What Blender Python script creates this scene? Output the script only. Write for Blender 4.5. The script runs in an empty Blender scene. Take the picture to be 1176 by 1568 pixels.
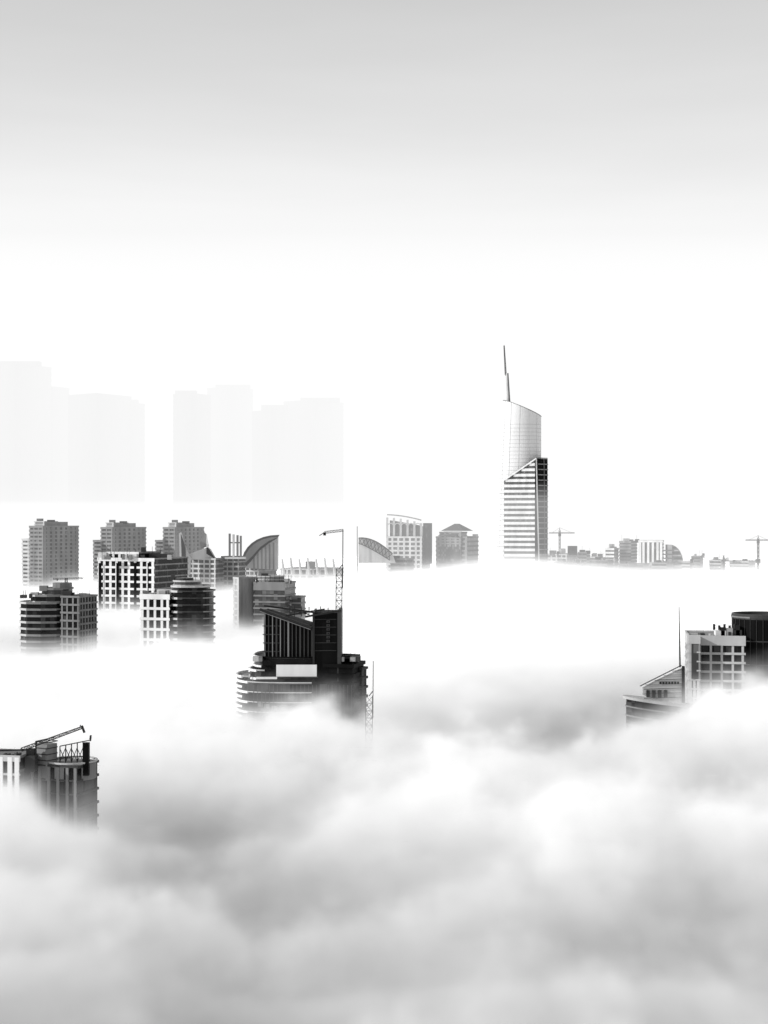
import bpy, math, random
from mathutils import Vector
random.seed(7)
scene = bpy.context.scene
scene.view_settings.view_transform = 'Standard'
scene.view_settings.look = 'None'
scene.view_settings.exposure = 0

CAMZ = 260.0
F = 2123.0
def X(px, D): return (px - 588.0) / F * D
def Z(py, D): return CAMZ - (py - 800.0) / F * D

# ---------------------------------------------------------------- materials
MATS = {}
def mat(name, v, rough=0.7, spec=0.3, var=0.18, metal=0.0, nscale=0.15, panes=None):
    m = bpy.data.materials.new(name); m.use_nodes = True
    nt = m.node_tree; b = nt.nodes['Principled BSDF']
    tc = nt.nodes.new('ShaderNodeTexCoord')
    mp = nt.nodes.new('ShaderNodeMapping'); mp.inputs['Scale'].default_value = (1, 1, 0.25)
    nz = nt.nodes.new('ShaderNodeTexNoise'); nz.inputs['Scale'].default_value = nscale
    nz.inputs['Detail'].default_value = 6
    mr = nt.nodes.new('ShaderNodeMapRange')
    mr.inputs[1].default_value = 0.3; mr.inputs[2].default_value = 0.7
    mr.inputs[3].default_value = v * (1 - var); mr.inputs[4].default_value = min(0.95, v * (1 + var))
    cc = nt.nodes.new('ShaderNodeCombineColor')
    nt.links.new(tc.outputs['Object'], mp.inputs['Vector'])
    nt.links.new(mp.outputs[0], nz.inputs['Vector'])
    nt.links.new(nz.outputs[0], mr.inputs[0])
    res = mr.outputs[0]
    if panes:   # some panes with pale blinds behind the glass
        sn = nt.nodes.new('ShaderNodeVectorMath'); sn.operation = 'SNAP'; sn.inputs[1].default_value = (2.3, 2.3, 3.4)
        nt.links.new(tc.outputs['Object'], sn.inputs[0])
        wn = nt.nodes.new('ShaderNodeTexWhiteNoise'); nt.links.new(sn.outputs[0], wn.inputs[0])
        m2 = nt.nodes.new('ShaderNodeMapRange'); m2.inputs[1].default_value = .72; m2.inputs[2].default_value = 1.0
        m2.inputs[3].default_value = 0; m2.inputs[4].default_value = panes
        nt.links.new(wn.outputs[0], m2.inputs[0])
        ad = nt.nodes.new('ShaderNodeMath'); ad.operation = 'ADD'
        nt.links.new(m2.outputs[0], ad.inputs[0]); nt.links.new(res, ad.inputs[1]); res = ad.outputs[0]
    for i in range(3): nt.links.new(res, cc.inputs[i])
    nt.links.new(cc.outputs[0], b.inputs['Base Color'])
    b.inputs['Roughness'].default_value = rough
    b.inputs['Specular IOR Level'].default_value = spec
    b.inputs['Metallic'].default_value = metal
    MATS[name] = m
    return m
mat('white_panel', 0.68, var=.14)
mat('concrete_light', 0.42)
mat('concrete_mid', 0.18, var=.25)
mat('concrete_dark', 0.035)
mat('glass_dark', 0.006, rough=0.25, spec=0.1, var=0.5, panes=.05)
mat('glass_grey', 0.045, rough=0.3, spec=0.3, var=0.4, panes=.12)
mat('cladding_black', 0.005, rough=0.6, spec=0.04, var=0.5)
mat('steel_dark', 0.015, rough=0.5, spec=0.2)
mat('steel_grey', 0.13, rough=0.5, spec=0.3)
mat('tower_cladding', 0.6, rough=0.4, spec=0.4, var=0.05, nscale=.05)
mat('tower_joint', 0.42, rough=0.5, spec=0.3, var=0.05)
mat('tower_glass', 0.09, rough=0.3, spec=0.4, var=0.3, panes=.1)

# ---------------------------------------------------------------- mesh builder
def offset(poly, t):
    n = len(poly); out = []
    for i in range(n):
        p0 = Vector(poly[i-1]); p1 = Vector(poly[i]); p2 = Vector(poly[(i+1) % n])
        e1 = (p1-p0).normalized(); e2 = (p2-p1).normalized()
        n1 = Vector((e1.y, -e1.x)); n2 = Vector((e2.y, -e2.x))
        k = 1 + n1.dot(n2)
        m = (n1+n2) / max(k, 0.3)
        out.append((p1.x+m.x*t, p1.y+m.y*t))
    return out

class MB:
    def __init__(s, name):
        s.name = name; s.v = []; s.f = []; s.m = []; s.mats = []
    def mi(s, m):
        if m not in s.mats: s.mats.append(m)
        return s.mats.index(m)
    def prism(s, poly, z0, z1, m, mtop=None):
        n = len(poly); b = len(s.v); k = s.mi(m)
        f0 = z0 if callable(z0) else (lambda x, y: z0)
        f1 = z1 if callable(z1) else (lambda x, y: z1)
        for p in poly: s.v.append((p[0], p[1], f0(*p)))
        for p in poly: s.v.append((p[0], p[1], f1(*p)))
        for i in range(n):
            j = (i+1) % n
            s.f.append((b+i, b+j, b+n+j, b+n+i)); s.m.append(k)
        s.f.append(tuple(b+n+i for i in range(n))); s.m.append(s.mi(mtop or m))
        s.f.append(tuple(b+n-1-i for i in range(n))); s.m.append(k)
    def box(s, x0, x1, y0, y1, z0, z1, m):
        s.prism([(x0, y0), (x1, y0), (x1, y1), (x0, y1)], z0, z1, m)
    def pbox(s, px0, px1, py0, py1, D, depth, m):
        s.box(X(px0, D), X(px1, D), D, D+depth, Z(py1, D), Z(py0, D), m)
    def tube(s, p, q, r0, r1, m, n=4):
        p = Vector(p); q = Vector(q); d = (q-p).normalized()
        a = Vector((0, 0, 1)) if abs(d.z) < 0.9 else Vector((1, 0, 0))
        u = d.cross(a).normalized(); w = d.cross(u).normalized()
        b = len(s.v); k = s.mi(m)
        for (c, r) in ((p, r0), (q, r1)):
            for i in range(n):
                t = 2*math.pi*(i+.5)/n
                s.v.append(tuple(c + u*math.cos(t)*r + w*math.sin(t)*r))
        for i in range(n):
            j = (i+1) % n
            s.f.append((b+i, b+j, b+n+j, b+n+i)); s.m.append(k)
        s.f.append(tuple(b+n+i for i in range(n))); s.m.append(k)
        s.f.append(tuple(b+n-1-i for i in range(n))); s.m.append(k)
    def beam(s, p, q, w, m): s.tube(p, q, w*.7, w*.7, m, 4)
    def lattice(s, p, q, w, step, cw, m, w2=None):
        p = Vector(p); q = Vector(q); d = (q-p); L = d.length; d.normalize()
        a = Vector((0, 0, 1)) if abs(d.z) < 0.9 else Vector((0, 1, 0))
        u = d.cross(a).normalized(); t = d.cross(u).normalized()
        w2 = w if w2 is None else w2
        def c(i, k):
            f = min(1, i); ww = (w*(1-f)+w2*f)/2
            sg = ((1, 1), (1, -1), (-1, -1), (-1, 1))[k % 4]
            return p + d*L*f + u*sg[0]*ww + t*sg[1]*ww
        for k in range(4): s.beam(c(0, k), c(1, k), cw, m)
        n = max(1, int(L/step))
        for i in range(n):
            for k in range(4):
                if (i+k) % 2: s.beam(c(i/n, k), c((i+1)/n, k+1), cw*.7, m)
                else: s.beam(c(i/n, k+1), c((i+1)/n, k), cw*.7, m)
                s.beam(c(i/n, k), c(i/n, k+1), cw*.6, m)
    def walls(s, poly, z0, z1, core, style, zb=145, cap=None):
        """core volume with projecting floor bands and piers; style(nx,ny,i)->dict or None"""
        s.prism(poly, z0, z1, core, cap or 'concrete_mid')
        n = len(poly); inn = offset(poly, -0.08)
        for i in range(n):
            j = (i+1) % n
            e = Vector(poly[j])-Vector(poly[i]); L = e.length
            if L < 0.01: continue
            e.normalize(); nx, ny = e.y, -e.x
            st = style(nx, ny, i)
            if not st: continue
            t = st.get('t', 0.35); out = offset(poly, t)
            fh, bh = st['fh'], st['bh']
            z = z1 + st.get('par', 0.6); first = True
            while z - bh > max(z0, zb):
                hh = st.get('top', bh) if first else bh
                s.prism([inn[i], inn[j], out[j], out[i]], z-hh, z, st['mat'])
                z = z - fh if not first else z - max(fh, hh + (fh-bh)); first = False
            bay = st.get('bay', 0)
            if bay:
                nb = max(1, round(L/bay)); pw = st.get('pw', 0.6); tt = t*st.get('pf', .7)
                N = Vector((nx, ny))
                for k in range(nb+1):
                    c = Vector(poly[i]) + e*min(max(L*k/nb, pw/2), L-pw/2)
                    a = c - e*pw/2 - N*.05; b = c + e*pw/2 - N*.05
                    s.prism([tuple(a), tuple(b), tuple(b+N*tt), tuple(a+N*tt)], max(z0, zb), z1+.2, st.get('pmat', st['mat']))
    def done(s, smooth=False):
        me = bpy.data.meshes.new(s.name)
        o = Vector(s.v[0]); o.z = 0
        me.from_pydata([tuple(Vector(v)-o) for v in s.v], [], s.f)
        for m in s.mats: me.materials.append(MATS[m])
        me.polygons.foreach_set('material_index', s.m)
        me.update()
        ob = bpy.data.objects.new(s.name, me); ob.location = o
        scene.collection.objects.link(ob)
        return ob

def rect(xl, xm, xr, D, phi):
    """rectangular footprint seen corner-on: left wall xl..xm, right wall xm..xr"""
    ph = math.radians(phi)
    s = D/F
    a = max(xm-xl, .5)*s/math.cos(ph); b = max(xr-xm, .5)*s/math.sin(ph)
    C = Vector((X(xm, D), D)); Lv = Vector((-math.cos(ph), math.sin(ph)))*a; R = Vector((math.sin(ph), math.cos(ph)))*b
    return [tuple(C), tuple(C+R), tuple(C+R+Lv), tuple(C+Lv)]
def ell(cx, cy, rx, ry, n=32, pw=2.0):
    out = []
    for i in range(n):
        t = 2*math.pi*i/n; c, s_ = math.cos(t), math.sin(t)
        out.append((cx + rx*math.copysign(abs(c)**(2/pw), c), cy + ry*math.copysign(abs(s_)**(2/pw), s_)))
    return out
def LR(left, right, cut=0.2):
    return lambda nx, ny, i: (left if nx < cut else right)
def rooftop(n, x0, x1, pyr, D, dep=8, hmax=7):
    """plant rooms, tanks, ducts and aerials on a roof"""
    for _ in range(n):
        px = x0+random.random()*(x1-x0); w = 3+random.random()*7; h = 2+random.random()*hmax
        b.pbox(px, min(px+w, x1), pyr-h, pyr+2, D+dep*random.random()+2, 3, random.choice(('concrete_mid', 'concrete_dark', 'steel_grey', 'concrete_light')))
    for _ in range(n//2+1):
        px = x0+random.random()*(x1-x0)
        b.beam((X(px, D), D+dep*.6, Z(pyr+1, D)), (X(px, D), D+dep*.6, Z(pyr-hmax-4-random.random()*4, D)), .12*D/F*2, 'steel_dark')

# ---------------------------------------------------------------- left background: three alike apartment towers
for (xl, xm, xr, D) in ((28, 66, 107, 1250), (139, 172, 213, 1270), (235, 268, 305, 1290)):
    b = MB('apartment_tower'); s = D/F
    top = 826 if xl < 100 else 828
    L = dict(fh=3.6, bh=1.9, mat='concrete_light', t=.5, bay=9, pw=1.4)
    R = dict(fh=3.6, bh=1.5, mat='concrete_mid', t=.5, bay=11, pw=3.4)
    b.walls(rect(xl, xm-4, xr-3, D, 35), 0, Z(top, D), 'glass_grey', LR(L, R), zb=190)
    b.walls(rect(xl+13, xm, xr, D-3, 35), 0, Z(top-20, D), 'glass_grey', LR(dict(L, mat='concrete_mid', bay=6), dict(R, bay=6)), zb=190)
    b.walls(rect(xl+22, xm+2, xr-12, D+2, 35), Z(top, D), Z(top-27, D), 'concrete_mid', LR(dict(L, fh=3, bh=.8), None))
    b.pbox(xl+28, xl+36, top-32, top-26, D+12, 6, 'concrete_mid')
    b.pbox(xl+44, xl+54, top-30, top-26, D+12, 6, 'concrete_dark')
    b.done()

# ---------------------------------------------------------------- white grid office block
D = 960
b = MB('office_block')
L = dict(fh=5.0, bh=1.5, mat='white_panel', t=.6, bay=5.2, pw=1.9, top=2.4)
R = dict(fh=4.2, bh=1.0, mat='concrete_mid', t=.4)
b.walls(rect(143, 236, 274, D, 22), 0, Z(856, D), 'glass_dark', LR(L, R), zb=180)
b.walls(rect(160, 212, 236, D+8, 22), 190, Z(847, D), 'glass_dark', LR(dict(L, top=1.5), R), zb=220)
# flat black vertical strips in place of shafts, breaking up the grid
for px in (151, 178, 205, 226): b.pbox(px, px+4, 862, 935, D+(236-px)*.17-.75, .4, 'cladding_black')
b.pbox(150, 163, 846, 857, D+16, 5, 'white_panel'); b.pbox(216, 222, 838, 852, D+20, 5, 'concrete_dark')
b.pbox(228, 262, 848, 858, D+18, 6, 'concrete_dark')
b.pbox(196, 209, 848, 858, D+6, 5, 'white_panel')
rooftop(8, 150, 262, 855, D, 16, 6)
for i in range(9): b.beam((X(150+i*13, D), D+14, Z(856, D)), (X(150+i*13, D), D+14, Z(842-random.random()*5, D)), .25, 'steel_dark')
b.done()

# ---------------------------------------------------------------- rounded residential tower, near left
D = 690
b = MB('residential_tower')
L = dict(fh=5.2, bh=1.3, mat='white_panel', t=.7, bay=4.2, pw=1.3, top=2.6)
b.walls(rect(214, 259, 276, D, 18), 0, Z(912, D), 'glass_dark', LR(L, dict(fh=5.2, bh=.8, mat='concrete_mid', t=.4)), zb=160)
cx = X(292, D); r = 31*D/F
b.walls(ell(cx, D+9, r, r*1.1, 24, 2.6), 0, Z(906, D), 'glass_dark',
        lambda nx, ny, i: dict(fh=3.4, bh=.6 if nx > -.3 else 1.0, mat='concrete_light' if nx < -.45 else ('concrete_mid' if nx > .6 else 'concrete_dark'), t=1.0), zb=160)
b.walls(ell(X(288, D), D+10, r*.95, r, 24, 2.6), 200, Z(899, D), 'glass_dark', lambda nx, ny, i: dict(fh=2.6, bh=.9, mat='concrete_light', t=.4), zb=220)
b.walls(ell(X(283, D), D+10, r*.7, r*.8, 20), 200, Z(891, D), 'glass_grey', lambda nx, ny, i: dict(fh=2.2, bh=.8, mat='concrete_light', t=.4), zb=225)
b.walls(ell(X(278, D), D+10, r*.45, r*.5, 16), 200, Z(886, D), 'concrete_dark', lambda nx, ny, i: None)
b.pbox(262, 267, 880, 890, D+8, 2, 'concrete_dark')
b.pbox(240, 262, 903, 913, D+8, 4, 'white_panel')
rooftop(5, 216, 258, 911, D, 6, 5)
for i in range(6): b.beam((X(264+i*8, D), D+8, Z(890, D)), (X(264+i*8, D), D+8, Z(881-random.random()*3, D)), .15, 'steel_dark')
b.done()

# ---------------------------------------------------------------- octagonal banded block far left + roof crane
D = 730
b = MB('residential_block')
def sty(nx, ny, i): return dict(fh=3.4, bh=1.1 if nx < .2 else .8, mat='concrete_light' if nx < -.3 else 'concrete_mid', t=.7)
r = 38*D/F
b.walls(ell(X(62, D), D+14, r*1.05, r, 12, 2.4), 0, Z(924, D), 'glass_dark', sty, zb=165)
b.walls(ell(X(70, D), D+14, r*.85, r*.85, 12, 2.4), 190, Z(913, D), 'glass_dark', sty, zb=215)
b.walls(ell(X(78, D), D+14, r*.62, r*.6, 12, 2.4), 190, Z(903, D), 'glass_grey', sty, zb=220)
b.walls(ell(X(86, D), D+14, r*.4, r*.4, 12), 190, Z(894, D), 'concrete_mid', lambda *a: None)
b.walls(rect(92, 121, 138, D-2, 20), 0, Z(914, D), 'glass_dark', LR(dict(fh=4.2, bh=1.0, mat='concrete_mid', t=.6, bay=3.6, pw=.9), dict(fh=3.6, bh=1.0, mat='concrete_mid', t=.5, bay=3, pw=.8)), zb=165)
b.pbox(60, 72, 897, 905, D+6, 3, 'concrete_mid'); b.pbox(96, 108, 905, 914, D+4, 4, 'concrete_dark')
rooftop(6, 30, 66, 914, D, 8, 5); rooftop(4, 94, 136, 913, D, 8, 4)
b.done()
b = MB('roof_crane')
b.lattice((X(92, D), D+14, Z(895, D)), (X(92, D), D+14, Z(887, D)), 1.1, 1.2, .2, 'steel_dark')
b.lattice((X(72, D), D+14, Z(888, D)), (X(119, D), D+14, Z(887, D)), .8, 1.2, .15, 'steel_dark')
b.beam((X(78, D), D+14, Z(888, D)), (X(78, D), D+14, Z(891, D)), .5, 'steel_dark')
b.done()

# ---------------------------------------------------------------- horned building
D = 1150
b = MB('horned_office_building')
L = dict(fh=4, bh=1.5, mat='concrete_light', t=.5, bay=5, pw=1.2)
R = dict(fh=4, bh=1.2, mat='concrete_mid', t=.5)
b.walls(rect(284, 330, 344, D, 25), 0, Z(856, D), 'glass_grey', LR(L, R), zb=185)
b.walls(rect(338, 366, 374, D+5, 25), 0, Z(853, D), 'glass_dark', LR(dict(L, mat='concrete_mid'), R), zb=185)
def fin(pts, D, th, m):
    P = [(X(p[0], D), Z(p[1], D)) for p in pts]
    n = len(P); base = len(b.v); k = b.mi(m)
    for (x, z) in P: b.v.append((x, D, z))
    for (x, z) in P: b.v.append((x, D+th, z))
    for i in range(n):
        j = (i+1) % n
        b.f.append((base+i, base+n+i, base+n+j, base+j)); b.m.append(k)
    b.f.append(tuple(base+i for i in range(n))); b.m.append(k)
    b.f.append(tuple(base+n+n-1-i for i in range(n))); b.m.append(k)
fin([(274, 817), (277, 815), (281, 832), (286, 844), (292, 854), (290, 880), (276, 880)], D-3, 5, 'concrete_light')
fin([(277, 818), (281, 829), (284, 838), (285, 880), (279, 880)], D-4, 1, 'concrete_dark')
fin([(312, 815), (315, 818), (319, 836), (308, 840), (306, 832)], D+6, 4, 'concrete_mid')
fin([(316, 818), (319, 838), (330, 856), (316, 848)], D+4, 3, 'white_panel')
fin([(290, 848), (318, 838), (322, 842), (330, 856), (290, 856)], D+4, 6, 'concrete_light')
for px in (350, 356, 362, 367):
    b.pbox(px, px+3, 817+(px-350)*.2, 855, D+3, 2, 'steel_grey' if px % 4 else 'concrete_light')
b.pbox(350, 369, 830, 832, D+3.5, 2, 'concrete_mid')
b.pbox(344, 376, 853, 856, D+1, 3, 'concrete_light')
b.done()

# ---------------------------------------------------------------- sail-roofed building (quarter dome)
D = 1200
b = MB('domed_hall')
pts = [(368, 856)]
for i in range(9):
    t = i/8*math.pi/2
    pts.append((427-57*math.cos(t)**.9, 862-43*math.sin(t)))
fin(pts + [(424, 824), (410, 833), (397, 843), (386, 857), (372, 872)], D, 9, 'concrete_dark')
fin([(425, 822), (410, 829), (392, 843), (376, 870), (425, 872)], D+5, 10, 'concrete_light')
for k in range(6): b.pbox(388+k*6, 390+k*6, 846-k*3, 872, D+4.2, .6, 'concrete_mid')
pts2 = [(427-54*math.cos(i/8*math.pi/2)**.9, 864-42*math.sin(i/8*math.pi/2)) for i in range(9)]
fin(pts2 + [(412, 828), (398, 838), (384, 854)], D-1.2, 1, 'steel_grey')
b.walls(rect(368, 396, 420, D+12, 30), 0, Z(868, D), 'glass_grey', LR(L, R), zb=185)
b.done()

# columned low blocks in haze
D = 1420
b = MB('colonnaded_building')
b.walls(rect(428, 500, 524, D, 20), 0, Z(872, D), 'glass_grey', LR(dict(fh=6, bh=1.5, mat='concrete_light', t=.6, bay=7, pw=2), R), zb=185)
for i in range(7):
    px = 432+i*13
    b.tube((X(px+3, D), D-1, Z(880, D)), (X(px, D), D-1, Z(856-2*(i % 2), D)), 1.6, .8, 'concrete_light', 6)
b.pbox(468, 482, 860, 873, D+8, 9, 'concrete_mid')
b.done()

# ---------------------------------------------------------------- mid grey stepped office
D = 820
b = MB('stepped_office_building')
L = dict(fh=3.7, bh=1.0, mat='concrete_light', t=.4); R = dict(fh=3.7, bh=1.0, mat='concrete_mid', t=.4)
b.walls(rect(356, 366, 389, D+3, 60), 0, Z(886, D), 'concrete_mid', LR(dict(L, bay=3, pw=1.6), dict(R, fh=40, bay=2.6, pw=1.2, mat='concrete_mid')), zb=180)
b.walls(rect(388, 436, 449, D, 15), 0, Z(893, D), 'glass_grey', LR(dict(L, top=5, mat='concrete_mid'), R), zb=180)
b.walls(rect(446, 461, 466, D+5, 15), 0, Z(915, D), 'glass_grey', LR(dict(L, mat='concrete_mid'), R), zb=180)
b.walls(ell(X(411, D), D+12, 8.5, 7, 16), 200, Z(884, D), 'concrete_mid', lambda *a: dict(fh=2, bh=.6, mat='concrete_light', t=.3), zb=222)
for i in range(8): b.beam((X(392+i*7, D), D+4, Z(893, D)), (X(392+i*7, D), D+4, Z(882-random.random()*4, D)), .2, 'steel_dark')
b.pbox(400, 410, 878, 886, D+10, 4, 'concrete_dark')
rooftop(5, 392, 446, 892, D, 9, 5)
b.done()

# ---------------------------------------------------------------- main foreground tower
D = 430; s = D/F
b = MB('office_tower')
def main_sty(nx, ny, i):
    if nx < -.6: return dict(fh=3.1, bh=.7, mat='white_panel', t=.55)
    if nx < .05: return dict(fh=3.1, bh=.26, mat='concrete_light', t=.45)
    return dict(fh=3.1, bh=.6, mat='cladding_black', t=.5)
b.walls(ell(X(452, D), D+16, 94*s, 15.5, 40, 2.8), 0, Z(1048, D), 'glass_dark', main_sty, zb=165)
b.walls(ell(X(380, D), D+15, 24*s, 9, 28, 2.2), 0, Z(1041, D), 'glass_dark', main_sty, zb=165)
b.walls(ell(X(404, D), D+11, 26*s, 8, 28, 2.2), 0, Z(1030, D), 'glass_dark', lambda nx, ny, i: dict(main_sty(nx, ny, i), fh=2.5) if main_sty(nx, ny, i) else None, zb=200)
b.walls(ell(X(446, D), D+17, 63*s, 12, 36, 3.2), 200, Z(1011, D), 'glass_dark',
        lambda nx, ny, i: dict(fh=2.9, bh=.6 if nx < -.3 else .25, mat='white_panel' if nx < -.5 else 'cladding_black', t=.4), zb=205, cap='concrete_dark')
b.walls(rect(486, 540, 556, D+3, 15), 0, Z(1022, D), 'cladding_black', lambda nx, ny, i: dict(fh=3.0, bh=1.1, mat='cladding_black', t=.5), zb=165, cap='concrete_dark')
b.walls(rect(516, 538, 548, D+9, 25), 190, Z(1011, D), 'cladding_black', lambda nx, ny, i: dict(fh=2.4, bh=.6, mat='steel_dark', t=.5), zb=205, cap='concrete_dark')
b.pbox(519, 546, 1006, 1009, D+8, 5, 'steel_dark')
b.walls(rect(536, 554, 561, D+10, 25), 0, Z(1030, D), 'glass_dark', lambda nx, ny, i: dict(fh=3.0, bh=.8, mat='concrete_dark', t=.4), zb=165)
# blank white sign panel on the setback
b.pbox(423, 485, 1018, 1036, D+3.2, .5, 'white_panel')
b.pbox(421, 487, 1036.3, 1038, D+3.0, .9, 'concrete_dark')
b.pbox(392, 424, 1037, 1040, D+1.5, 1.2, 'white_panel')
# thin window mullions on the near facade
for k in range(26):
    px = 388+k*6
    b.pbox(px, px+.9, 1049, 1130, D+.28, .3, 'concrete_dark')
for k in range(3):
    b.pbox(394+k*11, 402+k*11, 1075+k*3, 1082+k*3, D+.3, .2, 'concrete_mid')
# crown: open ribbed screen with sloping roof beam
def zs(x, y): return Z(938 + (x-X(400, D))/s*0.30, D)
poly = [(X(401, D), D+8), (X(479, D), D+6), (X(479, D), D+22), (X(401, D), D+22)]
b.prism(poly, 205, zs, 'cladding_black')
for i in range(13):
    px = 402+i*6.2
    w = .28 if i % 3 else .5
    x = X(px, D); y = D+8-(px-401)/78*2
    b.box(x-w/2, x+w/2, y-.55, y-.02, Z(1010, D), zs(x, 0)+.1, ('concrete_mid' if i % 2 == 0 else 'concrete_dark') if i < 7 else 'concrete_dark')
for k in range(4):
    b.pbox(402, 430, 958+k*13, 959.2+k*13, D+7.2, .3, 'concrete_dark')
b.beam((X(395, D), D+7, Z(935, D)), (X(476, D), D+5, Z(963, D)), .75, 'steel_dark')
b.beam((X(395, D), D+7.2, Z(938.5, D)), (X(474, D), D+5.2, Z(966, D)), .2, 'concrete_mid')
b.beam((X(395, D), D+22, Z(934, D)), (X(478, D), D+22, Z(945, D)), .6, 'steel_dark')
b.box(X(479, D), X(520, D), D+5, D+20, 205, Z(940, D), 'cladding_black')
b.box(X(477.5, D), X(480.5, D), D+4.4, D+20.6, 205, Z(938, D), 'steel_dark')
b.box(X(516, D), X(521.5, D), D+4.2, D+21, 205, Z(937, D), 'concrete_dark')
for k in range(5): b.pbox(481, 515, 948+k*12, 948.7+k*12, D+4.8, .3, 'concrete_dark')
b.beam((X(434, D), D+10, Z(946, D)), (X(495, D), D+10, Z(936, D)), .5, 'steel_dark')
b.beam((X(466, D), D+4.4, Z(946, D)), (X(522, D), D+4.4, Z(936, D)), .6, 'steel_dark')
b.beam((X(430, D), D+10, Z(934, D)), (X(470, D), D+10, Z(944, D)), .35, 'steel_dark')
for px, h in ((440, 7), (447, 4), (458, 6), (470, 5), (488, 6), (500, 4)):
    b.beam((X(px, D), D+12, Z(948, D)), (X(px, D), D+12, Z(938-h, D)), .25, 'steel_dark')
for k in range(6):   # vertical sign letters
    b.pbox(500, 505, 950+k*6, 953.5+k*6, D+4.7, .25, 'concrete_dark')
    b.pbox(501.5, 503.5, 951+k*6, 952.5+k*6, D+4.6, .1, 'cladding_black')
# roof clutter and parapets of the setbacks
for k in range(14):
    px = 388+k*9+random.random()*4
    if px < 400 or px > 520: b.pbox(px, px+4, 1006, 1012, D+8, 2, 'concrete_dark')
rooftop(6, 384, 402, 1011, D, 6, 4); rooftop(6, 522, 552, 1011, D, 8, 4)
for k in range(10):
    px = 362+k*5.5
    b.beam((X(px, D), D+4, Z(1042, D)), (X(px, D), D+4, Z(1036, D)), .12, 'steel_grey')
b.done()

b = MB('tower_crane')
y = D+18
b.lattice((X(516, D), y, Z(945, D)), (X(516.5, D), y, Z(874, D)), 1.9, 2.0, .2, 'steel_grey')
b.beam((X(522, D), y, Z(905, D)), (X(522.5, D), y, Z(812, D)), .28, 'steel_dark')
b.beam((X(516.5, D), y, Z(874, D)), (X(522.5, D), y, Z(866, D)), .3, 'steel_grey')
b.lattice((X(523, D), y, Z(812.5, D)), (X(493, D), y, Z(816, D)), .7, 1.0, .14, 'steel_dark')
b.beam((X(493, D), y, Z(816, D)), (X(485, D), y, Z(821, D)), .25, 'steel_dark')
b.pbox(495, 499, 815, 820, y, 1, 'steel_dark')
b.done()
b = MB('tower_crane')
D2 = 418
b.lattice((X(564, D2), D2, 0), (X(565, D2), D2, Z(1066, D2)), 2.0, 2.2, .2, 'steel_grey')
b.beam((X(571, D2), D2, Z(1100, D2)), (X(571.5, D2), D2, Z(1012, D2)), .26, 'steel_grey')
b.beam((X(565, D2), D2, Z(1066, D2)), (X(571, D2), D2, Z(1058, D2)), .3, 'steel_grey')
b.lattice((X(590, D2), D2, Z(1158, D2)), (X(450, D2), D2-20, Z(1190, D2)), 1.2, 2, .2, 'steel_grey')
b.done()

# ---------------------------------------------------------------- bottom left building under construction
D = 318; s = D/F
b = MB('unfinished_tower')
Ls = dict(fh=3.2, bh=.5, mat='concrete_light', t=.3, bay=2.2, pw=1.1, pmat='white_panel', top=1.4, pf=1.3)
b.walls(rect(-90, 30, 41, D, 12), 0, Z(1161, D), 'glass_grey', LR(Ls, dict(fh=3.2, bh=.6, mat='concrete_mid', t=.3)), zb=165)
b.walls(rect(41, 118, 137, D+2, 18), 0, Z(1180, D), 'glass_dark', LR(dict(fh=3.2, bh=.35, mat='concrete_dark', t=.3, bay=2.4, pw=.7, pmat='concrete_mid', pf=1.3), dict(fh=3.2, bh=.6, mat='concrete_dark', t=.3)), zb=165)
b.walls(ell(X(98, D), D+8, 38*s, 5, 28), 200, Z(1176, D), 'concrete_mid', lambda *a: dict(fh=1.6, bh=.35, mat='concrete_light', t=.35), zb=203)
b.walls(rect(52, 72, 83, D+4, 30), 200, Z(1145, D), 'concrete_mid', lambda *a: dict(fh=1.4, bh=.2, mat='concrete_dark', t=.12), zb=204)
b.pbox(38, 53, 1158, 1182, D+1.5, 3, 'concrete_dark')
b.pbox(127, 135.5, 1138, 1188, D+4, 1.5, 'cladding_black')
b.beam((X(131, D), D+5, Z(1140, D)), (X(132, D), D+5, Z(1131, D)), .4, 'steel_dark')
for k in range(5):
    px = 84+k*9
    b.beam((X(px, D), D+5, Z(1176, D)), (X(px, D), D+5, Z(1148-2*k, D)), .22, 'steel_dark')
    b.beam((X(px, D), D+5, Z(1172, D)), (X(px+9, D), D+5, Z(1150, D)), .16, 'steel_dark')
    b.beam((X(px+9, D), D+5, Z(1172, D)), (X(px, D), D+5, Z(1152, D)), .16, 'steel_grey')
b.beam((X(84, D), D+5, Z(1148, D)), (X(129, D), D+5, Z(1139, D)), .22, 'steel_dark')
b.beam((X(84, D), D+5, Z(1166, D)), (X(129, D), D+5, Z(1164, D)), .22, 'steel_dark')
for k in range(9):
    px = -6+k*5.5
    b.pbox(px, px+3.5, 1152+random.random()*6, 1162, D+2, 1.5, random.choice(('steel_dark', 'concrete_dark', 'steel_grey')))
b.beam((X(-20, D), D+3, Z(1153, D)), (X(44, D), D+3, Z(1151, D)), .35, 'steel_dark')
b.done()
b = MB('luffing_crane')
b.lattice((X(28, D), D+3, Z(1151, D)), (X(121, D), D+3, Z(1117, D)), .75, .9, .16, 'steel_dark', w2=.5)
b.beam((X(121, D), D+3, Z(1114, D)), (X(125, D), D+3, Z(1125, D)), .45, 'steel_dark')
b.beam((X(118, D), D+3, Z(1113, D)), (X(126, D), D+3, Z(1124, D)), .2, 'steel_dark')
b.beam((X(50, D), D+3, Z(1160, D)), (X(50, D), D+3, Z(1138, D)), .3, 'steel_dark')
b.beam((X(50, D), D+3, Z(1138, D)), (X(78, D), D+3, Z(1132, D)), .15, 'steel_dark')
b.pbox(40, 52, 1147, 1160, D+2.6, 1.5, 'steel_dark')
b.done()

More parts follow.
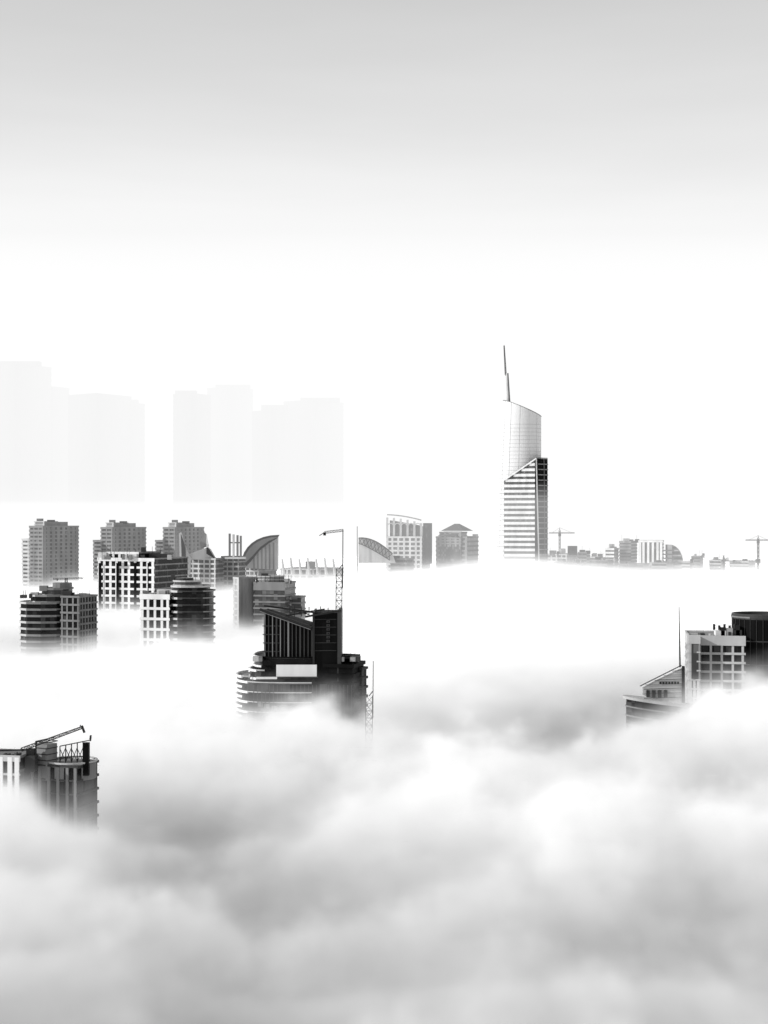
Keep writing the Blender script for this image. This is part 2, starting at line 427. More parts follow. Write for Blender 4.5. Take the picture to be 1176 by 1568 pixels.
# ---------------------------------------------------------------- right building with drum
D = 560; s = D/F
b = MB('hotel_building')
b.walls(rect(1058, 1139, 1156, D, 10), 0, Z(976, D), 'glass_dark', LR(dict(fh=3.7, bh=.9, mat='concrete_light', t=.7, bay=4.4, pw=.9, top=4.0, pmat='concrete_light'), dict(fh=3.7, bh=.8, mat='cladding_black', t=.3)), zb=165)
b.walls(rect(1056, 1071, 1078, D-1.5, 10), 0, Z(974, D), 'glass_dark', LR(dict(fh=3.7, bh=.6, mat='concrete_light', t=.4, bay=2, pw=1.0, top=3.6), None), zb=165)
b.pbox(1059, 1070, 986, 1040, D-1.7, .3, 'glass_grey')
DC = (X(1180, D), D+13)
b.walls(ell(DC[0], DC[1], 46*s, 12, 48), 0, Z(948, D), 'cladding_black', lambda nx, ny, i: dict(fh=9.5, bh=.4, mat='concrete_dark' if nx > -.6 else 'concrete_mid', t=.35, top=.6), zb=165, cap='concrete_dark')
# open rim: ring of thin wall segments round a sunken roof
ro = ell(DC[0], DC[1], 46.2*s, 12.1, 48); ri = ell(DC[0], DC[1], 44*s, 11.4, 48)
for i in range(48):
    j = (i+1) % 48
    b.prism([ro[i], ro[j], ri[j], ri[i]], Z(950, D), Z(942, D), 'concrete_dark', 'concrete_mid')
for k in range(9):
    t = math.radians(185+k*12)
    x = DC[0]+46.5*s*math.cos(t); y = DC[1]+12.2*math.sin(t)
    b.beam((x, y, 180), (x, y, Z(948, D)), .18, 'concrete_dark')
for (p0, p1, t0, m) in ((1096, 1112, 966, 'white_panel'), (1113, 1122, 962, 'concrete_light'), (1123, 1136, 965, 'concrete_dark'), (1104, 1110, 961, 'steel_dark'), (1127, 1133, 958, 'steel_dark')):
    b.pbox(p0, p1, t0, 976, D+4, 3, m)
rooftop(6, 1062, 1134, 975, D, 8, 6)
for k in range(5): b.tube((X(1098+k*8, D), D+5, Z(966, D)), (X(1098+k*8, D), D+5, Z(957+2*(k % 2), D)), .5, .5, 'steel_dark', 8)
b.done()

# ---------------------------------------------------------------- ship-prow roof with fin and mast
D = 480; s = D/F
b = MB('prow_roofed_building')
def roofz(x, y): return Z(1068 + (x-X(958, D))/s*.13, D)
el = ell(X(1012, D), D+6, 54*s, 6, 36)
b.prism(el, lambda x, y: roofz(x, y)-.9, roofz, 'concrete_light', 'concrete_light')
b.prism(offset(el, -1.2), 0, lambda x, y: roofz(x, y)-1.0, 'glass_dark')
for k in range(5):
    e2 = offset(el, -.9); zz = -3.2-k*3.2
    b.prism(e2, lambda x, y: roofz(x, y)+zz-.5, lambda x, y: roofz(x, y)+zz, 'concrete_mid')
fin([(984, 1064), (984, 1053), (1000, 1044), (1046, 1022), (1049, 1022), (1049, 1078), (1000, 1070)], D+5, .4, 'concrete_light')
for k in range(7):
    py = 1028+k*7
    xl = 1046 - (py-1022)*2.0
    b.beam((X(max(xl, 990), D), D+4.7, Z(py+2, D)), (X(1050, D), D+4.7, Z(py, D)), .16, 'concrete_mid' if k % 2 else 'steel_dark')
b.beam((X(984, D), D+4.8, Z(1053, D)), (X(1048, D), D+4.8, Z(1021, D)), .3, 'steel_dark')
b.pbox(1044.5, 1048.5, 1020, 1076, D+4.2, .7, 'steel_dark')
for k in range(7): b.pbox(1010+k*4.5, 1013+k*4.5, 1044, 1047.5, D+4.5, .25, 'steel_dark')
for k in range(4): b.pbox(990+k*9, 995+k*9, 1057, 1068, D+4.3, .5, 'steel_dark')
b.tube((X(1046, D), D+5, Z(1024, D)), (X(1044.5, D), D+5, Z(930, D)), .3, .12, 'steel_dark', 6)
b.done()

# ---------------------------------------------------------------- the tall skyscraper
D = 1900; s = D/F
b = MB('skyscraper')
N = 64
def ztop(x): return Z(616 + (x/s+588-777)*(638-616)/(828-777), D)
def prof(t, z):
    py = 800-(z-CAMZ)/s
    xl = 760 + (860-py)/(860-616)*11; xr = 828.5
    cx = X((xl+xr)/2, D); rx = (xr-xl)/2*s
    return cx+rx*math.cos(t), D+24*math.sin(t)
rows = 30; base = len(b.v); k = b.mi('tower_cladding')
for j in range(rows+1):
    for i in range(N):
        t = 2*math.pi*i/N
        x, y = prof(t, Z(630, D)); zt = ztop(x)
        z = zt*j/rows
        x, y = prof(t, z) if z > 180 else prof(t, 180)
        b.v.append((x, y, z))
for j in range(rows):
    for i in range(N):
        a = base+j*N+i; c = base+j*N+(i+1) % N
        b.f.append((a, c, c+N, a+N)); b.m.append(k)
b.f.append(tuple(base+rows*N+i for i in range(N))); b.m.append(b.mi('concrete_dark'))
for q in range(40):   # panel joints
    z = 190+q*5.2
    if z > Z(648, D): break
    ring = [prof(2*math.pi*i/N, z) for i in range(N)]
    b.prism(offset(ring, .15), z, z+.45, 'tower_joint')
for i in range(36, 62, 5):
    t = 2*math.pi*i/N
    x, y = prof(t, Z(630, D)); x2, y2 = prof(t, 190)
    b.beam((x2, y2-.1, 190), (x, y-.1, ztop(x)), .25, 'tower_joint')
# left edge floor fins
for q in range(16):
    z = 192+q*8*.9
    ring = [prof(math.radians(a), z) for a in range(165, 226, 10)]
    out = [(p[0]-1.3, p[1]-.8) for p in ring]
    b.prism(ring[::1]+out[::-1], z, z+2.5, 'white_panel')
# roof edge trim
for i in range(N//2, N):
    t0, t1 = 2*math.pi*i/N, 2*math.pi*(i+1)/N
    p = prof(t0, Z(630, D)); q = prof(t1, Z(630, D))
    b.beam((p[0], p[1]-.2, ztop(p[0])), (q[0], q[1]-.2, ztop(q[0])), .8, 'concrete_mid')
# front bay with sloping shoulder
Dn = D-34
A = (X(773, Dn), Dn+10); Bp = (X(823, Dn), Dn); Cc = (X(840.5, Dn), Dn+14); Dd = (X(838, Dn), Dn+60); Ee = (X(775, Dn), Dn+60)
def sh(x, y):
    px = x/Dn*F+588
    return Z(735 - (min(px, 821)-773)*33/48, Dn)
b.prism([A, (X(819, Dn), Dn+.8), (X(819, Dn), Dn+60), Ee], 0, sh, 'tower_glass', 'concrete_mid')
b.prism([(X(819, Dn)+.02, Dn+.4), Bp, Cc, Dd, (X(819, Dn)+.02, Dn+60)], 0, Z(702, Dn), 'cladding_black', 'concrete_mid')
z = Z(709, Dn)
while z > 180:
    py = 800-(z-CAMZ)/(Dn/F)
    px0 = 773 if py > 735 else 773+(735-py)/33*48
    if px0 < 816:
        x0 = X(px0, Dn); f = (x0-A[0])/(Bp[0]-A[0]); y0 = A[1]+(Bp[1]-A[1])*f
        x1 = X(819, Dn); y1 = Bp[1]+.9
        b.prism([(x0, y0+.1), (x1, y1+.1), (x1, y1-1.2), (x0, y0-1.2)][::-1], z-3.7, z, 'white_panel')
    b.prism([(Bp[0]+1, Bp[1]+.9), (Cc[0], Cc[1]+.1), (Cc[0]+.6, Cc[1]-.4), (Bp[0]+1.5, Bp[1]+.3)][::-1], z-2.0, z-.6, 'concrete_mid')
    z -= 7.2
b.beam((A[0], A[1]-1.5, Z(735, Dn)), (X(821, Dn), Dn-1, Z(702, Dn)), 1.8, 'white_panel')
b.beam((X(821, Dn), Dn-1, Z(702, Dn)), (X(826, Dn), Dn-1, 180), 1.6, 'concrete_light')
b.beam((X(834, Dn), Dn+8, Z(702, Dn)), (X(836, Dn), Dn+8, 180), .9, 'steel_grey')
b.beam((X(820, Dn), Dn-.5, Z(701, Dn)), (X(840, Dn), Dn+14, Z(701, Dn)), 1.2, 'concrete_mid')
# spire
b.tube((X(778.5, D), D-4, Z(624, D)), (X(776, D), D-4, Z(572, D)), 2.6, 1.8, 'concrete_light', 12)
b.tube((X(778.5, D)+1.2, D-5, Z(624, D)), (X(776, D)+.8, D-5, Z(572, D)), 1.6, 1.2, 'steel_grey', 8)
b.lattice((X(774, D), D-4, Z(574, D)), (X(771.5, D), D-4, Z(530, D)), 2.2, 3.0, .45, 'concrete_mid', w2=1.2)
b.tube((X(774, D), D-4, Z(576, D)), (X(771.5, D), D-4, Z(529, D)), .6, .4, 'steel_grey', 6)
b.done()

# ---------------------------------------------------------------- arcaded building
D = 2000; s = D/F
b = MB('arcaded_building')
L = dict(fh=6.5, bh=2.6, mat='concrete_light', t=.7, bay=9, pw=3); R = dict(fh=6.5, bh=2.4, mat='concrete_dark', t=.6)
b.walls(rect(592, 646, 660, D, 18), 0, Z(822, D), 'glass_grey', LR(L, R), zb=180)
def rz(x, y):
    px = x/D*F+588
    u = (px-592)/64
    return Z(788+10*u*u+2*u, D)
poly = rect(593, 645, 656, D+2, 18)
for k in range(6):   # arcade piers
    f = k/5; p = Vector(poly[3]).lerp(Vector(poly[0]), f)
    b.box(p.x-1.6, p.x+1.6, p.y, p.y+2.5, Z(823, D), rz(p.x, 0)-4, 'concrete_light')
for k in range(5):   # arches
    p = Vector(poly[3]).lerp(Vector(poly[0]), (k+.5)/5); r = 4.9
    for a in range(8):
        a0, a1 = math.pi*a/8, math.pi*(a+1)/8
        zc = Z(808, D)
        b.beam((p.x+r*math.cos(a0), p.y, zc+r*1.3*math.sin(a0)), (p.x+r*math.cos(a1), p.y, zc+r*1.3*math.sin(a1)), 1.4, 'concrete_light')
n = 10
for k in range(n):
    a = Vector(poly[3]).lerp(Vector(poly[0]), k/n); c = Vector(poly[3]).lerp(Vector(poly[0]), (k+1)/n)
    b.beam((a.x, a.y-1, rz(a.x, 0)), (c.x, c.y-1, rz(c.x, 0)), 1.8, 'concrete_mid')
b.prism(offset(poly, -3), 200, lambda x, y: rz(min(x, X(656, D)), y)-8, 'glass_grey')
b.walls(rect(648, 656, 662, D+6, 30), 200, Z(801, D), 'concrete_dark', lambda *a: None)
b.done()
# ---------------------------------------------------------------- pyramid-roofed building
b = MB('pagoda_roofed_building')
b.walls(rect(669, 715, 735, D, 25), 0, Z(822, D), 'glass_grey', LR(dict(L, mat='concrete_mid'), R), zb=180)
b.walls(rect(674, 706, 716, D+2, 25), 200, Z(815, D), 'glass_grey', LR(dict(L, mat='concrete_mid', fh=4, bh=2), R), zb=225)
def pyr(xl, xm, xr, DD, phi, z0, z1, m, top=.15):
    q = rect(xl, xm, xr, DD, phi); c = (sum(p[0] for p in q)/4, sum(p[1] for p in q)/4)
    base = len(b.v); k = b.mi(m)
    for p in q: b.v.append((p[0], p[1], z0))
    for p in q: b.v.append((c[0]+(p[0]-c[0])*top, c[1]+(p[1]-c[1])*top, z1))
    for i in range(4):
        j = (i+1) % 4
        b.f.append((base+i, base+j, base+4+j, base+4+i)); b.m.append(k)
    b.f.append((base+4, base+5, base+6, base+7)); b.m.append(k)
    b.f.append((base+3, base+2, base+1, base)); b.m.append(k)
pyr(676, 710, 726, D+1, 35, Z(813, D), Z(802, D), 'concrete_dark')
pyr(671, 700, 718, D-1, 35, Z(821, D), Z(814, D), 'concrete_dark', .6)
b.pbox(724, 732, 818, 823, D+10, 6, 'concrete_mid')
b.done()

# ---------------------------------------------------------------- curved sail building + mast
D = 1700; s = D/F
b = MB('sail_roofed_building')
arc = []
for i in range(10):
    t = i/9
    arc.append((549+52*t, 824+24*t**1.4-4*math.sin(math.pi*t)))
fin([(549, 862)] + arc + [(606, 862)], D+4, 8, 'concrete_light')
for i in range(9):
    p, q = arc[i], arc[i+1]
    b.beam((X(p[0], D), D+2, Z(p[1], D)), (X(q[0], D), D+2, Z(q[1], D)), 1.5, 'steel_dark')
    p2 = (549+48*(i/9), 832+26*(i/9)**1.2); q2 = (549+48*((i+1)/9), 832+26*((i+1)/9)**1.2)
    b.beam((X(p2[0], D), D+2, Z(p2[1], D)), (X(q2[0], D), D+2, Z(q2[1], D)), 1.0, 'steel_dark')
    b.beam((X(p[0], D), D+2, Z(p[1], D)), (X(q2[0], D), D+2, Z(q2[1], D)), .7, 'steel_dark')
    b.beam((X(q[0], D), D+2, Z(q[1], D)), (X(p2[0], D), D+2, Z(p2[1], D)), .7, 'steel_dark')
b.tube((X(547.5, D), D, 0), (X(547, D), D, Z(806, D)), .9, .5, 'steel_grey', 6)
b.walls(rect(598, 622, 634, D+5, 25), 0, Z(856, D), 'glass_grey', LR(dict(fh=5, bh=2, mat='concrete_mid', t=.5), dict(fh=5, bh=2, mat='concrete_mid', t=.5)), zb=180)
b.pbox(600, 612, 851, 858, D+10, 5, 'concrete_dark')
b.done()

# ---------------------------------------------------------------- right background cluster
def crane(px, pyb, pyt, jl, jr, D, pj=None):
    c = MB('tower_crane'); pj = pj or pyt+7
    c.lattice((X(px, D), D, Z(pyb, D)), (X(px, D), D, Z(pyt+4, D)), 2.2, 3, .6, 'steel_dark')
    c.tube((X(px, D), D, Z(pyt+4, D)), (X(px, D), D, Z(pyt, D)), 1.0, .3, 'steel_dark', 4)
    c.lattice((X(jl, D), D, Z(pj, D)), (X(jr, D), D, Z(pj, D)), 1.5, 3, .45, 'steel_dark')
    c.beam((X(px, D), D, Z(pyt, D)), (X(jl+4, D), D, Z(pj, D)), .35, 'steel_grey')
    c.beam((X(px, D), D, Z(pyt, D)), (X(jr-4, D), D, Z(pj, D)), .35, 'steel_grey')
    c.box(X(px-2, D), X(px+2, D), D-1.2, D+1.2, Z(pj+5, D), Z(pj+1, D), 'steel_dark')
    c.done()
crane(857, 1056, 808, 841, 880, 2150, 816)
crane(1161, 1062, 820, 1142, 1180, 2100, 827)
def simple(name, xl, xm, xr, top, D, fh=5, bh=2, lm='concrete_light', rm='concrete_mid', phi=25, bay=0, extra=()):
    global b
    b = MB(name)
    b.walls(rect(xl, xm, xr, D, phi), 0, Z(top, D), 'glass_grey', LR(dict(fh=fh, bh=bh, mat=lm, t=.6, bay=bay, pw=2), dict(fh=fh, bh=bh, mat=rm, t=.5)), zb=165)
    for (p0, p1, t0, t1, m) in extra: b.pbox(p0, p1, t0, t1, D+7, 6, m)
    rooftop(3, xl+2, xr-2, top, D, 10, 3)
    return b.done()
simple('office_block', 838, 868, 892, 849, 2000, bay=7, extra=((842, 852, 843, 850, 'concrete_mid'), (870, 884, 836, 850, 'concrete_dark'), (858, 866, 840, 850, 'concrete_light')))
simple('office_block', 886, 898, 906, 846, 2080, lm='concrete_mid', rm='concrete_dark', extra=((888, 896, 842, 847, 'concrete_dark'),))
simple('office_block', 904, 918, 925, 853, 2200, extra=((908, 914, 847, 854, 'concrete_mid'),))
simple('office_block', 852, 880, 900, 861, 1900, lm='concrete_mid', rm='concrete_dark', bay=6, extra=((858, 866, 856, 862, 'concrete_dark'), (876, 890, 857, 862, 'concrete_light')))
simple('apartment_block', 928, 940, 951, 840, 2100, fh=5.5, bh=3, lm='white_panel', extra=((933, 941, 833, 841, 'concrete_light'),))
simple('apartment_block', 950, 966, 981, 829, 2120, fh=5, bh=3.2, lm='concrete_mid', rm='concrete_dark', extra=((955, 970, 826, 830, 'concrete_mid'),))
b = MB('apartment_tower')
DD = 2050
b.walls(rect(980, 1014, 1023, DD, 15), 0, Z(828, DD), 'glass_grey', LR(dict(fh=60, bh=3, mat='white_panel', t=1, bay=7.5, pw=3.4, top=3), dict(fh=5, bh=2, mat='concrete_mid', t=.5)), zb=165)
b.done()
b = MB('crescent_tower')
pts = [(1022, 1068), (1022, 834)] + [(1026+20*math.sin(i/7*math.pi/2), 834+28*(1-math.cos(i/7*math.pi/2))) for i in range(8)] + [(1046, 1068)]
fin(pts, DD+5, 14, 'concrete_mid')
for k in range(9):
    py = 838+k*4
    t = math.acos(max(-1, 1-(py-834)/28)) if py < 862 else math.pi/2
    b.pbox(1030, 1025+20*math.sin(t), py, py+1.6, DD+4, 1.2, 'concrete_light' if k % 2 else 'concrete_dark')
b.pbox(1022, 1029, 834, 872, DD+3.4, 1.5, 'concrete_light')
for k in range(6): b.pbox(1012, 1032, 842+k*6, 844+k*6, DD+2.2, 1, 'steel_grey')
b.done()
simple('office_block', 1060, 1072, 1081, 852, 2200, lm='concrete_mid')
simple('office_block', 1088, 1104, 1118, 858, 2100, lm='concrete_light', extra=((1094, 1100, 853, 859, 'concrete_mid'),))
simple('office_block', 1120, 1146, 1170, 860, 2250, lm='concrete_light')
simple('office_block', 905, 930, 944, 858, 1850, lm='concrete_mid', extra=((912, 920, 853, 859, 'concrete_dark'),))
simple('office_block', 950, 985, 1000, 864, 1800, lm='concrete_mid')
simple('office_block', 1000, 1020, 1040, 862, 1950, lm='concrete_light', extra=((1006, 1013, 858, 863, 'concrete_dark'),))
simple('office_block', 1044, 1056, 1064, 860, 2050, lm='concrete_light')
b = MB('roof_crane')
b.lattice((X(1092, 2000), 2000, Z(856, 2000)), (X(1135, 2000), 2000, Z(861, 2000)), 1.4, 3, .4, 'steel_grey')
b.lattice((X(1108, 2000), 2000, Z(885, 2000)), (X(1108, 2000), 2000, Z(850, 2000)), 1.4, 3, .4, 'steel_grey')
b.done()

# ---------------------------------------------------------------- far hazy high-rises
D = 4100
def far(pl, pr, top, D, steps=()):
    global b
    b = MB('distant_high_rise')
    b.walls(rect(pl, (pl*.45+pr*.55), pr, D, 35), 0, Z(top, D), 'concrete_mid', lambda *a: dict(fh=18, bh=7, mat='concrete_mid', t=.6), zb=240)
    for (a, c, t) in steps: b.pbox(a, c, t, top+4, D+30, 30, 'concrete_mid')
    b.done()
far(-30, 64, 556, D, ((-10, 60, 553),))
far(60, 100, 592, D+120)
far(96, 190, 602, D)
far(186, 218, 617, D+100, ((190, 210, 612),))
far(262, 318, 602, D, ((268, 300, 598),))
far(314, 383, 592, D+160, ((330, 382, 589),))
far(384, 440, 628, D+60, ((400, 440, 620),))
far(432, 524, 612, D+100, ((460, 520, 609),))

# ---------------------------------------------------------------- ground to the horizon
b = MB('ground')
mat('ground_sand_asphalt', 0.06, rough=.95, spec=.1, nscale=.01)
b.v = [(-30000, -3000, 0), (30000, -3000, 0), (30000, 60000, 0), (-30000, 60000, 0)]
b.f = [(0, 1, 2, 3)]; b.m = [0]; b.mats = ['ground_sand_asphalt']
b.done()

# ---------------------------------------------------------------- fog
fogm = bpy.data.materials.new('fog'); fogm.use_nodes = True
fogm.cycles.volume_step_rate = 3.0
nt = fogm.node_tree; nt.nodes.clear()
out = nt.nodes.new('ShaderNodeOutputMaterial')
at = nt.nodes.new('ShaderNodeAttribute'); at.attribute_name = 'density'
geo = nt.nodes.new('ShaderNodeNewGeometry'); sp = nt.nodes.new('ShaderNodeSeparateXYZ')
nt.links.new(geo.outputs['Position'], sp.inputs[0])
# fog glow painted by height, standing in for scattered skylight: low hollows darker;
# the glow is raised with distance so the lower far deck stays white
far_lift = nt.nodes.new('ShaderNodeMapRange'); far_lift.inputs[1].default_value = 1150; far_lift.inputs[2].default_value = 1800
far_lift.inputs[3].default_value = 0; far_lift.inputs[4].default_value = 36
nt.links.new(sp.outputs['Y'], far_lift.inputs[0])
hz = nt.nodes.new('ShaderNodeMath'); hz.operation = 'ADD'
nt.links.new(sp.outputs['Z'], hz.inputs[0]); nt.links.new(far_lift.outputs[0], hz.inputs[1])
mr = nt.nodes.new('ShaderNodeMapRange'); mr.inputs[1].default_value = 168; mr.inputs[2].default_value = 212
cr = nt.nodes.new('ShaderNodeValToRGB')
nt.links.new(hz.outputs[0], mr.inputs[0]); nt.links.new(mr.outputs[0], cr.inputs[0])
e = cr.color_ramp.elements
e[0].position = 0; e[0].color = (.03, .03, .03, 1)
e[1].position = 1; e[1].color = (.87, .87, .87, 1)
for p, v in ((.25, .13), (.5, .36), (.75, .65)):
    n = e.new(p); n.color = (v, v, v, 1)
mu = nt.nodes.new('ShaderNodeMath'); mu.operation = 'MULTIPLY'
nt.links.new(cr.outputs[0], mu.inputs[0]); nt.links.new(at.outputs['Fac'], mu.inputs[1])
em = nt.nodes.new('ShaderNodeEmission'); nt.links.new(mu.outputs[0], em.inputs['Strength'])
SC = 0.45
ab = nt.nodes.new('ShaderNodeVolumeAbsorption'); ab.inputs['Color'].default_value = (0, 0, 0, 1)
m1 = nt.nodes.new('ShaderNodeMath'); m1.operation = 'MULTIPLY'; m1.inputs[1].default_value = 1-SC
nt.links.new(at.outputs['Fac'], m1.inputs[0]); nt.links.new(m1.outputs[0], ab.inputs['Density'])
vs = nt.nodes.new('ShaderNodeVolumeScatter'); vs.inputs['Color'].default_value = (1, 1, 1, 1)
m2 = nt.nodes.new('ShaderNodeMath'); m2.operation = 'MULTIPLY'; m2.inputs[1].default_value = SC
nt.links.new(at.outputs['Fac'], m2.inputs[0]); nt.links.new(m2.outputs[0], vs.inputs['Density'])
a1 = nt.nodes.new('ShaderNodeAddShader'); a2 = nt.nodes.new('ShaderNodeAddShader')
nt.links.new(ab.outputs[0], a1.inputs[0]); nt.links.new(vs.outputs[0], a1.inputs[1])
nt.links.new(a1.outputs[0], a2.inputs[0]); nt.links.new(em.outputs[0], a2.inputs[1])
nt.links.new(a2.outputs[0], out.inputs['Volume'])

# (x, y, sx, sy, height)
HILLS = [
 (-115, 585, 85, 32, 6), (-140, 700, 95, 60, -20), (-60, 790, 50, 50, -6),
 (95, 1050, 95, 330, 20), (330, 1050, 170, 330, 12), (60, 660, 60, 90, 6),
 (40, 860, 35, 60, 5), (190, 980, 45, 60, -9), (290, 900, 40, 60, 4),
 (115, 515, 62, 52, -22), (95, 425, 30, 16, 2),
 (50, 440, 34, 32, -24), (42, 375, 45, 35, -10), (-28, 405, 26, 20, 3),
 (-6, 266, 34, 9, -13), (-10, 226, 40, 14, 6),
 (-46, 312, 24, 20, -11), (-72, 300, 26, 13, 11), (-60, 255, 30, 14, 5), (62, 285, 36, 22, 3),
]
def fog_tree(name, mn, mx, res, yin, yout):
    g = bpy.data.node_groups.new(name, 'GeometryNodeTree')
    g.interface.new_socket('Geometry', in_out='OUTPUT', socket_type='NodeSocketGeometry')
    N = g.nodes; Lk = g.links
    def M(op, a, b_=None, c=None, clamp=False):
        n = N.new('ShaderNodeMath'); n.operation = op; n.use_clamp = clamp
        for i, v in enumerate((a, b_, c)):
            if v is None: continue
            if isinstance(v, (int, float)): n.inputs[i].default_value = v
            else: Lk.new(v, n.inputs[i])
        return n.outputs[0]
    def R(v, a, b_, c, d_, smooth=True):
        n = N.new('ShaderNodeMapRange'); n.interpolation_type = 'SMOOTHSTEP' if smooth else 'LINEAR'
        Lk.new(v, n.inputs[0])
        for i, q in enumerate((a, b_, c, d_)): n.inputs[i+1].default_value = q
        return n.outputs[0]
    pos = N.new('GeometryNodeInputPosition'); sx = N.new('ShaderNodeSeparateXYZ'); Lk.new(pos.outputs[0], sx.inputs[0])
    x, y, z = sx.outputs
    def noise(scale, detail, off=0., ys=1., zs=1., rough=.5, px=None, py_=None):
        v = N.new('ShaderNodeCombineXYZ')
        Lk.new(M('MULTIPLY_ADD', px or x, scale, off), v.inputs[0]); Lk.new(M('MULTIPLY', py_ or y, scale*ys), v.inputs[1]); Lk.new(M('MULTIPLY', z, scale*zs), v.inputs[2])
        t = N.new('ShaderNodeTexNoise'); t.inputs['Scale'].default_value = 1; t.inputs['Detail'].default_value = detail
        t.inputs['Roughness'].default_value = rough
        Lk.new(v.outputs[0], t.inputs['Vector'])
        return M('SUBTRACT', t.outputs[0], .5)
    # warp x,y a little through noise so that the hills are not clean ellipses
    wx = M('MULTIPLY_ADD', noise(1/45, 3, 11), 60, x); wy = M('MULTIPLY_ADD', noise(1/45, 3, 47), 50, y)
    tot = None
    for (cx, cy, a, b_, h) in HILLS:
        dx = M('DIVIDE', M('SUBTRACT', wx, cx), a); dy = M('DIVIDE', M('SUBTRACT', wy, cy), b_)
        r2 = M('ADD', M('MULTIPLY', dx, dx), M('MULTIPLY', dy, dy))
        gsn = M('MULTIPLY', M('EXPONENT', M('MULTIPLY', r2, -1)), h)
        tot = gsn if tot is None else M('ADD', tot, gsn)
    # base height of the fog deck along the valley
    top = M('ADD', M('ADD', R(y, 130, 400, 192, 206), R(y, 1250, 1900, 0, -24)), 0)
    n1 = M('MULTIPLY', noise(1/85, 4, 3, ys=1.5), R(y, 380, 620, 50, 24))
    n2 = M('MULTIPLY', noise(1/26, 5, 90, ys=1.3, zs=1.3, rough=.6, px=wx, py_=wy), R(y, 380, 620, 36, 20))
    n3 = M('MULTIPLY', noise(1/9, 4, 20, ys=1.2, zs=1.2, rough=.65), R(y, 420, 800, 21, 8))
    tt = M('ADD', M('ADD', tot, M('ADD', n1, M('ADD', n2, n3))), top)
    depth = M('SUBTRACT', tt, z)
    veil = M('MULTIPLY', R(depth, -14, 4, 0, 1), R(y, 600, 1300, 0, .0022))
    d = M('ADD', M('ADD', R(depth, -5, 16, 0, .035), R(depth, 4, 14, 0, .24)), veil)
    d = M('MULTIPLY', d, R(y, yin[0], yin[1], 0, 1, False))
    d = M('MULTIPLY', d, R(y, yout[0], yout[1], 1, 0, False))
    vc = N.new('GeometryNodeVolumeCube')
    Lk.new(d, vc.inputs['Density'])
    vc.inputs['Min'].default_value = mn; vc.inputs['Max'].default_value = mx
    for i, r in enumerate(res): vc.inputs['Resolution '+'XYZ'[i]].default_value = r
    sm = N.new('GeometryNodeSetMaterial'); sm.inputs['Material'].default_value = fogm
    Lk.new(vc.outputs[0], sm.inputs[0])
    go = N.new('NodeGroupOutput'); Lk.new(sm.outputs[0], go.inputs[0])
    return g
root = bpy.data.objects.new('fog', None); scene.collection.objects.link(root)
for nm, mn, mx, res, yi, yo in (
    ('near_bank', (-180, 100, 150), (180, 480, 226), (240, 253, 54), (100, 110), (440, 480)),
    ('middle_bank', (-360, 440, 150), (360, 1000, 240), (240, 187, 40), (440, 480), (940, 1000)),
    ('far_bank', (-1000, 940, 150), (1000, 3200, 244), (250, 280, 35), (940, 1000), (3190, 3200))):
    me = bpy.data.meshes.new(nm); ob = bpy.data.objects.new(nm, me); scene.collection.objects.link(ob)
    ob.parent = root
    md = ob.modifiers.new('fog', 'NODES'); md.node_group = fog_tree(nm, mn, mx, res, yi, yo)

def haze(name, x0, x1, y0, y1, z0, z1, dens, val):
    m = bpy.data.materials.new(name); m.use_nodes = True; nt = m.node_tree; nt.nodes.clear()
    o = nt.nodes.new('ShaderNodeOutputMaterial'); a = nt.nodes.new('ShaderNodeVolumeAbsorption'); a.inputs['Color'].default_value = (0, 0, 0, 1)
    a.inputs['Density'].default_value = dens; e = nt.nodes.new('ShaderNodeEmission'); e.inputs['Strength'].default_value = dens*val  # even white glow in place of light scattered by the haze
    ad = nt.nodes.new('ShaderNodeAddShader'); nt.links.new(a.outputs[0], ad.inputs[0]); nt.links.new(e.outputs[0], ad.inputs[1]); nt.links.new(ad.outputs[0], o.inputs['Volume'])
    MATS[name] = m
    h = MB(name); h.box(x0, x1, y0, y1, z0, z1, name); ob = h.done(); ob.parent = root
haze('high_haze', -6000, 6000, 3300, 9500, 5, 950, .0027, 1.01)
haze('low_haze', -6000, 6000, 3205, 9400, 6, 310, .002, 1.02)
haze('valley_haze', -2500, 2500, 1000, 3202, 7, 290, .00032, 1.02)

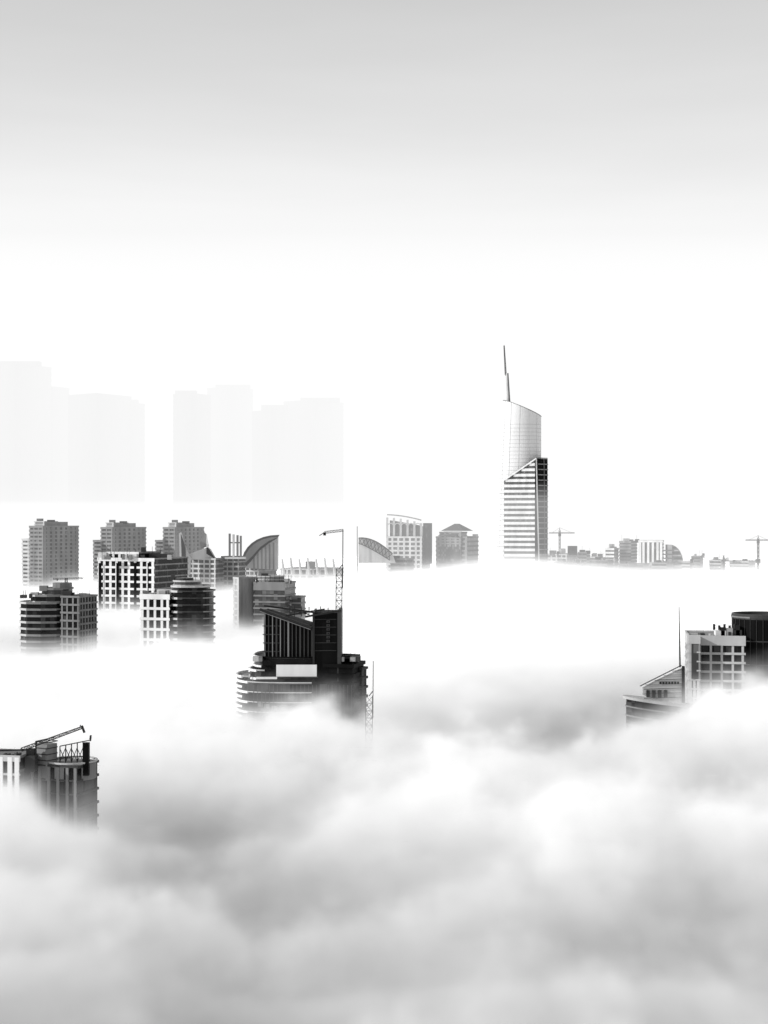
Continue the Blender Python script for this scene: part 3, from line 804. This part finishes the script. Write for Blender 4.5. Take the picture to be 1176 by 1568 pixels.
# ---------------------------------------------------------------- world
w = bpy.data.worlds.new('World'); scene.world = w; w.use_nodes = True
nt = w.node_tree; bg = nt.nodes['Background']
to_sun = Vector((-0.88, -0.22, 0.42)).normalized()
el_ = math.asin(to_sun.z); az = math.atan2(to_sun.x, to_sun.y)
sky = nt.nodes.new('ShaderNodeTexSky'); sky.sky_type = 'NISHITA'; sky.sun_disc = False
sky.sun_elevation = el_; sky.sun_rotation = az; sky.dust_density = 4
bw = nt.nodes.new('ShaderNodeRGBToBW'); nt.links.new(sky.outputs[0], bw.inputs[0])
tc = nt.nodes.new('ShaderNodeTexCoord'); sp = nt.nodes.new('ShaderNodeSeparateXYZ'); nt.links.new(tc.outputs['Generated'], sp.inputs[0])
mp = nt.nodes.new('ShaderNodeMapping'); mp.inputs['Scale'].default_value = (1, 1, 7); nt.links.new(tc.outputs['Generated'], mp.inputs[0])
nz = nt.nodes.new('ShaderNodeTexNoise'); nz.inputs['Scale'].default_value = 2.2; nz.inputs['Detail'].default_value = 6; nt.links.new(mp.outputs[0], nz.inputs['Vector'])
ma = nt.nodes.new('ShaderNodeMath'); ma.operation = 'MULTIPLY_ADD'; ma.inputs[1].default_value = .07; nt.links.new(nz.outputs[0], ma.inputs[0])
nt.links.new(sp.outputs['Z'], ma.inputs[2])
cr = nt.nodes.new('ShaderNodeValToRGB'); nt.links.new(ma.outputs[0], cr.inputs[0])
e = cr.color_ramp.elements
def g(v): return (v, v, v, 1)
e[0].position = 0; e[0].color = g(1.06); e[1].position = 1; e[1].color = g(.30)
for p, v in ((.15, 1.06), (.20, 1.05), (.24, 1.0), (.27, .92), (.307, .83), (.348, .74), (.39, .66), (.5, .52)):
    k = e.new(p); k.color = g(v)
# thin stratus over the Nishita sky
mx = nt.nodes.new('ShaderNodeMix'); mx.data_type = 'FLOAT'; mx.inputs[0].default_value = .92
sc = nt.nodes.new('ShaderNodeMath'); sc.operation = 'MULTIPLY'; sc.inputs[1].default_value = .1; nt.links.new(bw.outputs[0], sc.inputs[0])
nt.links.new(sc.outputs[0], mx.inputs[2]); nt.links.new(cr.outputs[0], mx.inputs[3])
nt.links.new(mx.outputs[0], bg.inputs['Color']); bg.inputs['Strength'].default_value = 1.0

sun = bpy.data.lights.new('sun', 'SUN'); sun.energy = 4.0; sun.angle = math.radians(.6)
so = bpy.data.objects.new('sun', sun); scene.collection.objects.link(so)
so.rotation_euler = to_sun.to_track_quat('Z', 'Y').to_euler(); so.location = (-800, 0, 900)

cam = bpy.data.cameras.new('camera'); co = bpy.data.objects.new('camera', cam); scene.collection.objects.link(co)
co.location = (0, 0, CAMZ); co.rotation_euler = (math.radians(90), 0, 0)
cam.sensor_fit = 'HORIZONTAL'; cam.sensor_width = 36; cam.lens = 36*F/1176
cam.shift_y = 16/1176; cam.clip_start = 1; cam.clip_end = 100000
scene.camera = co
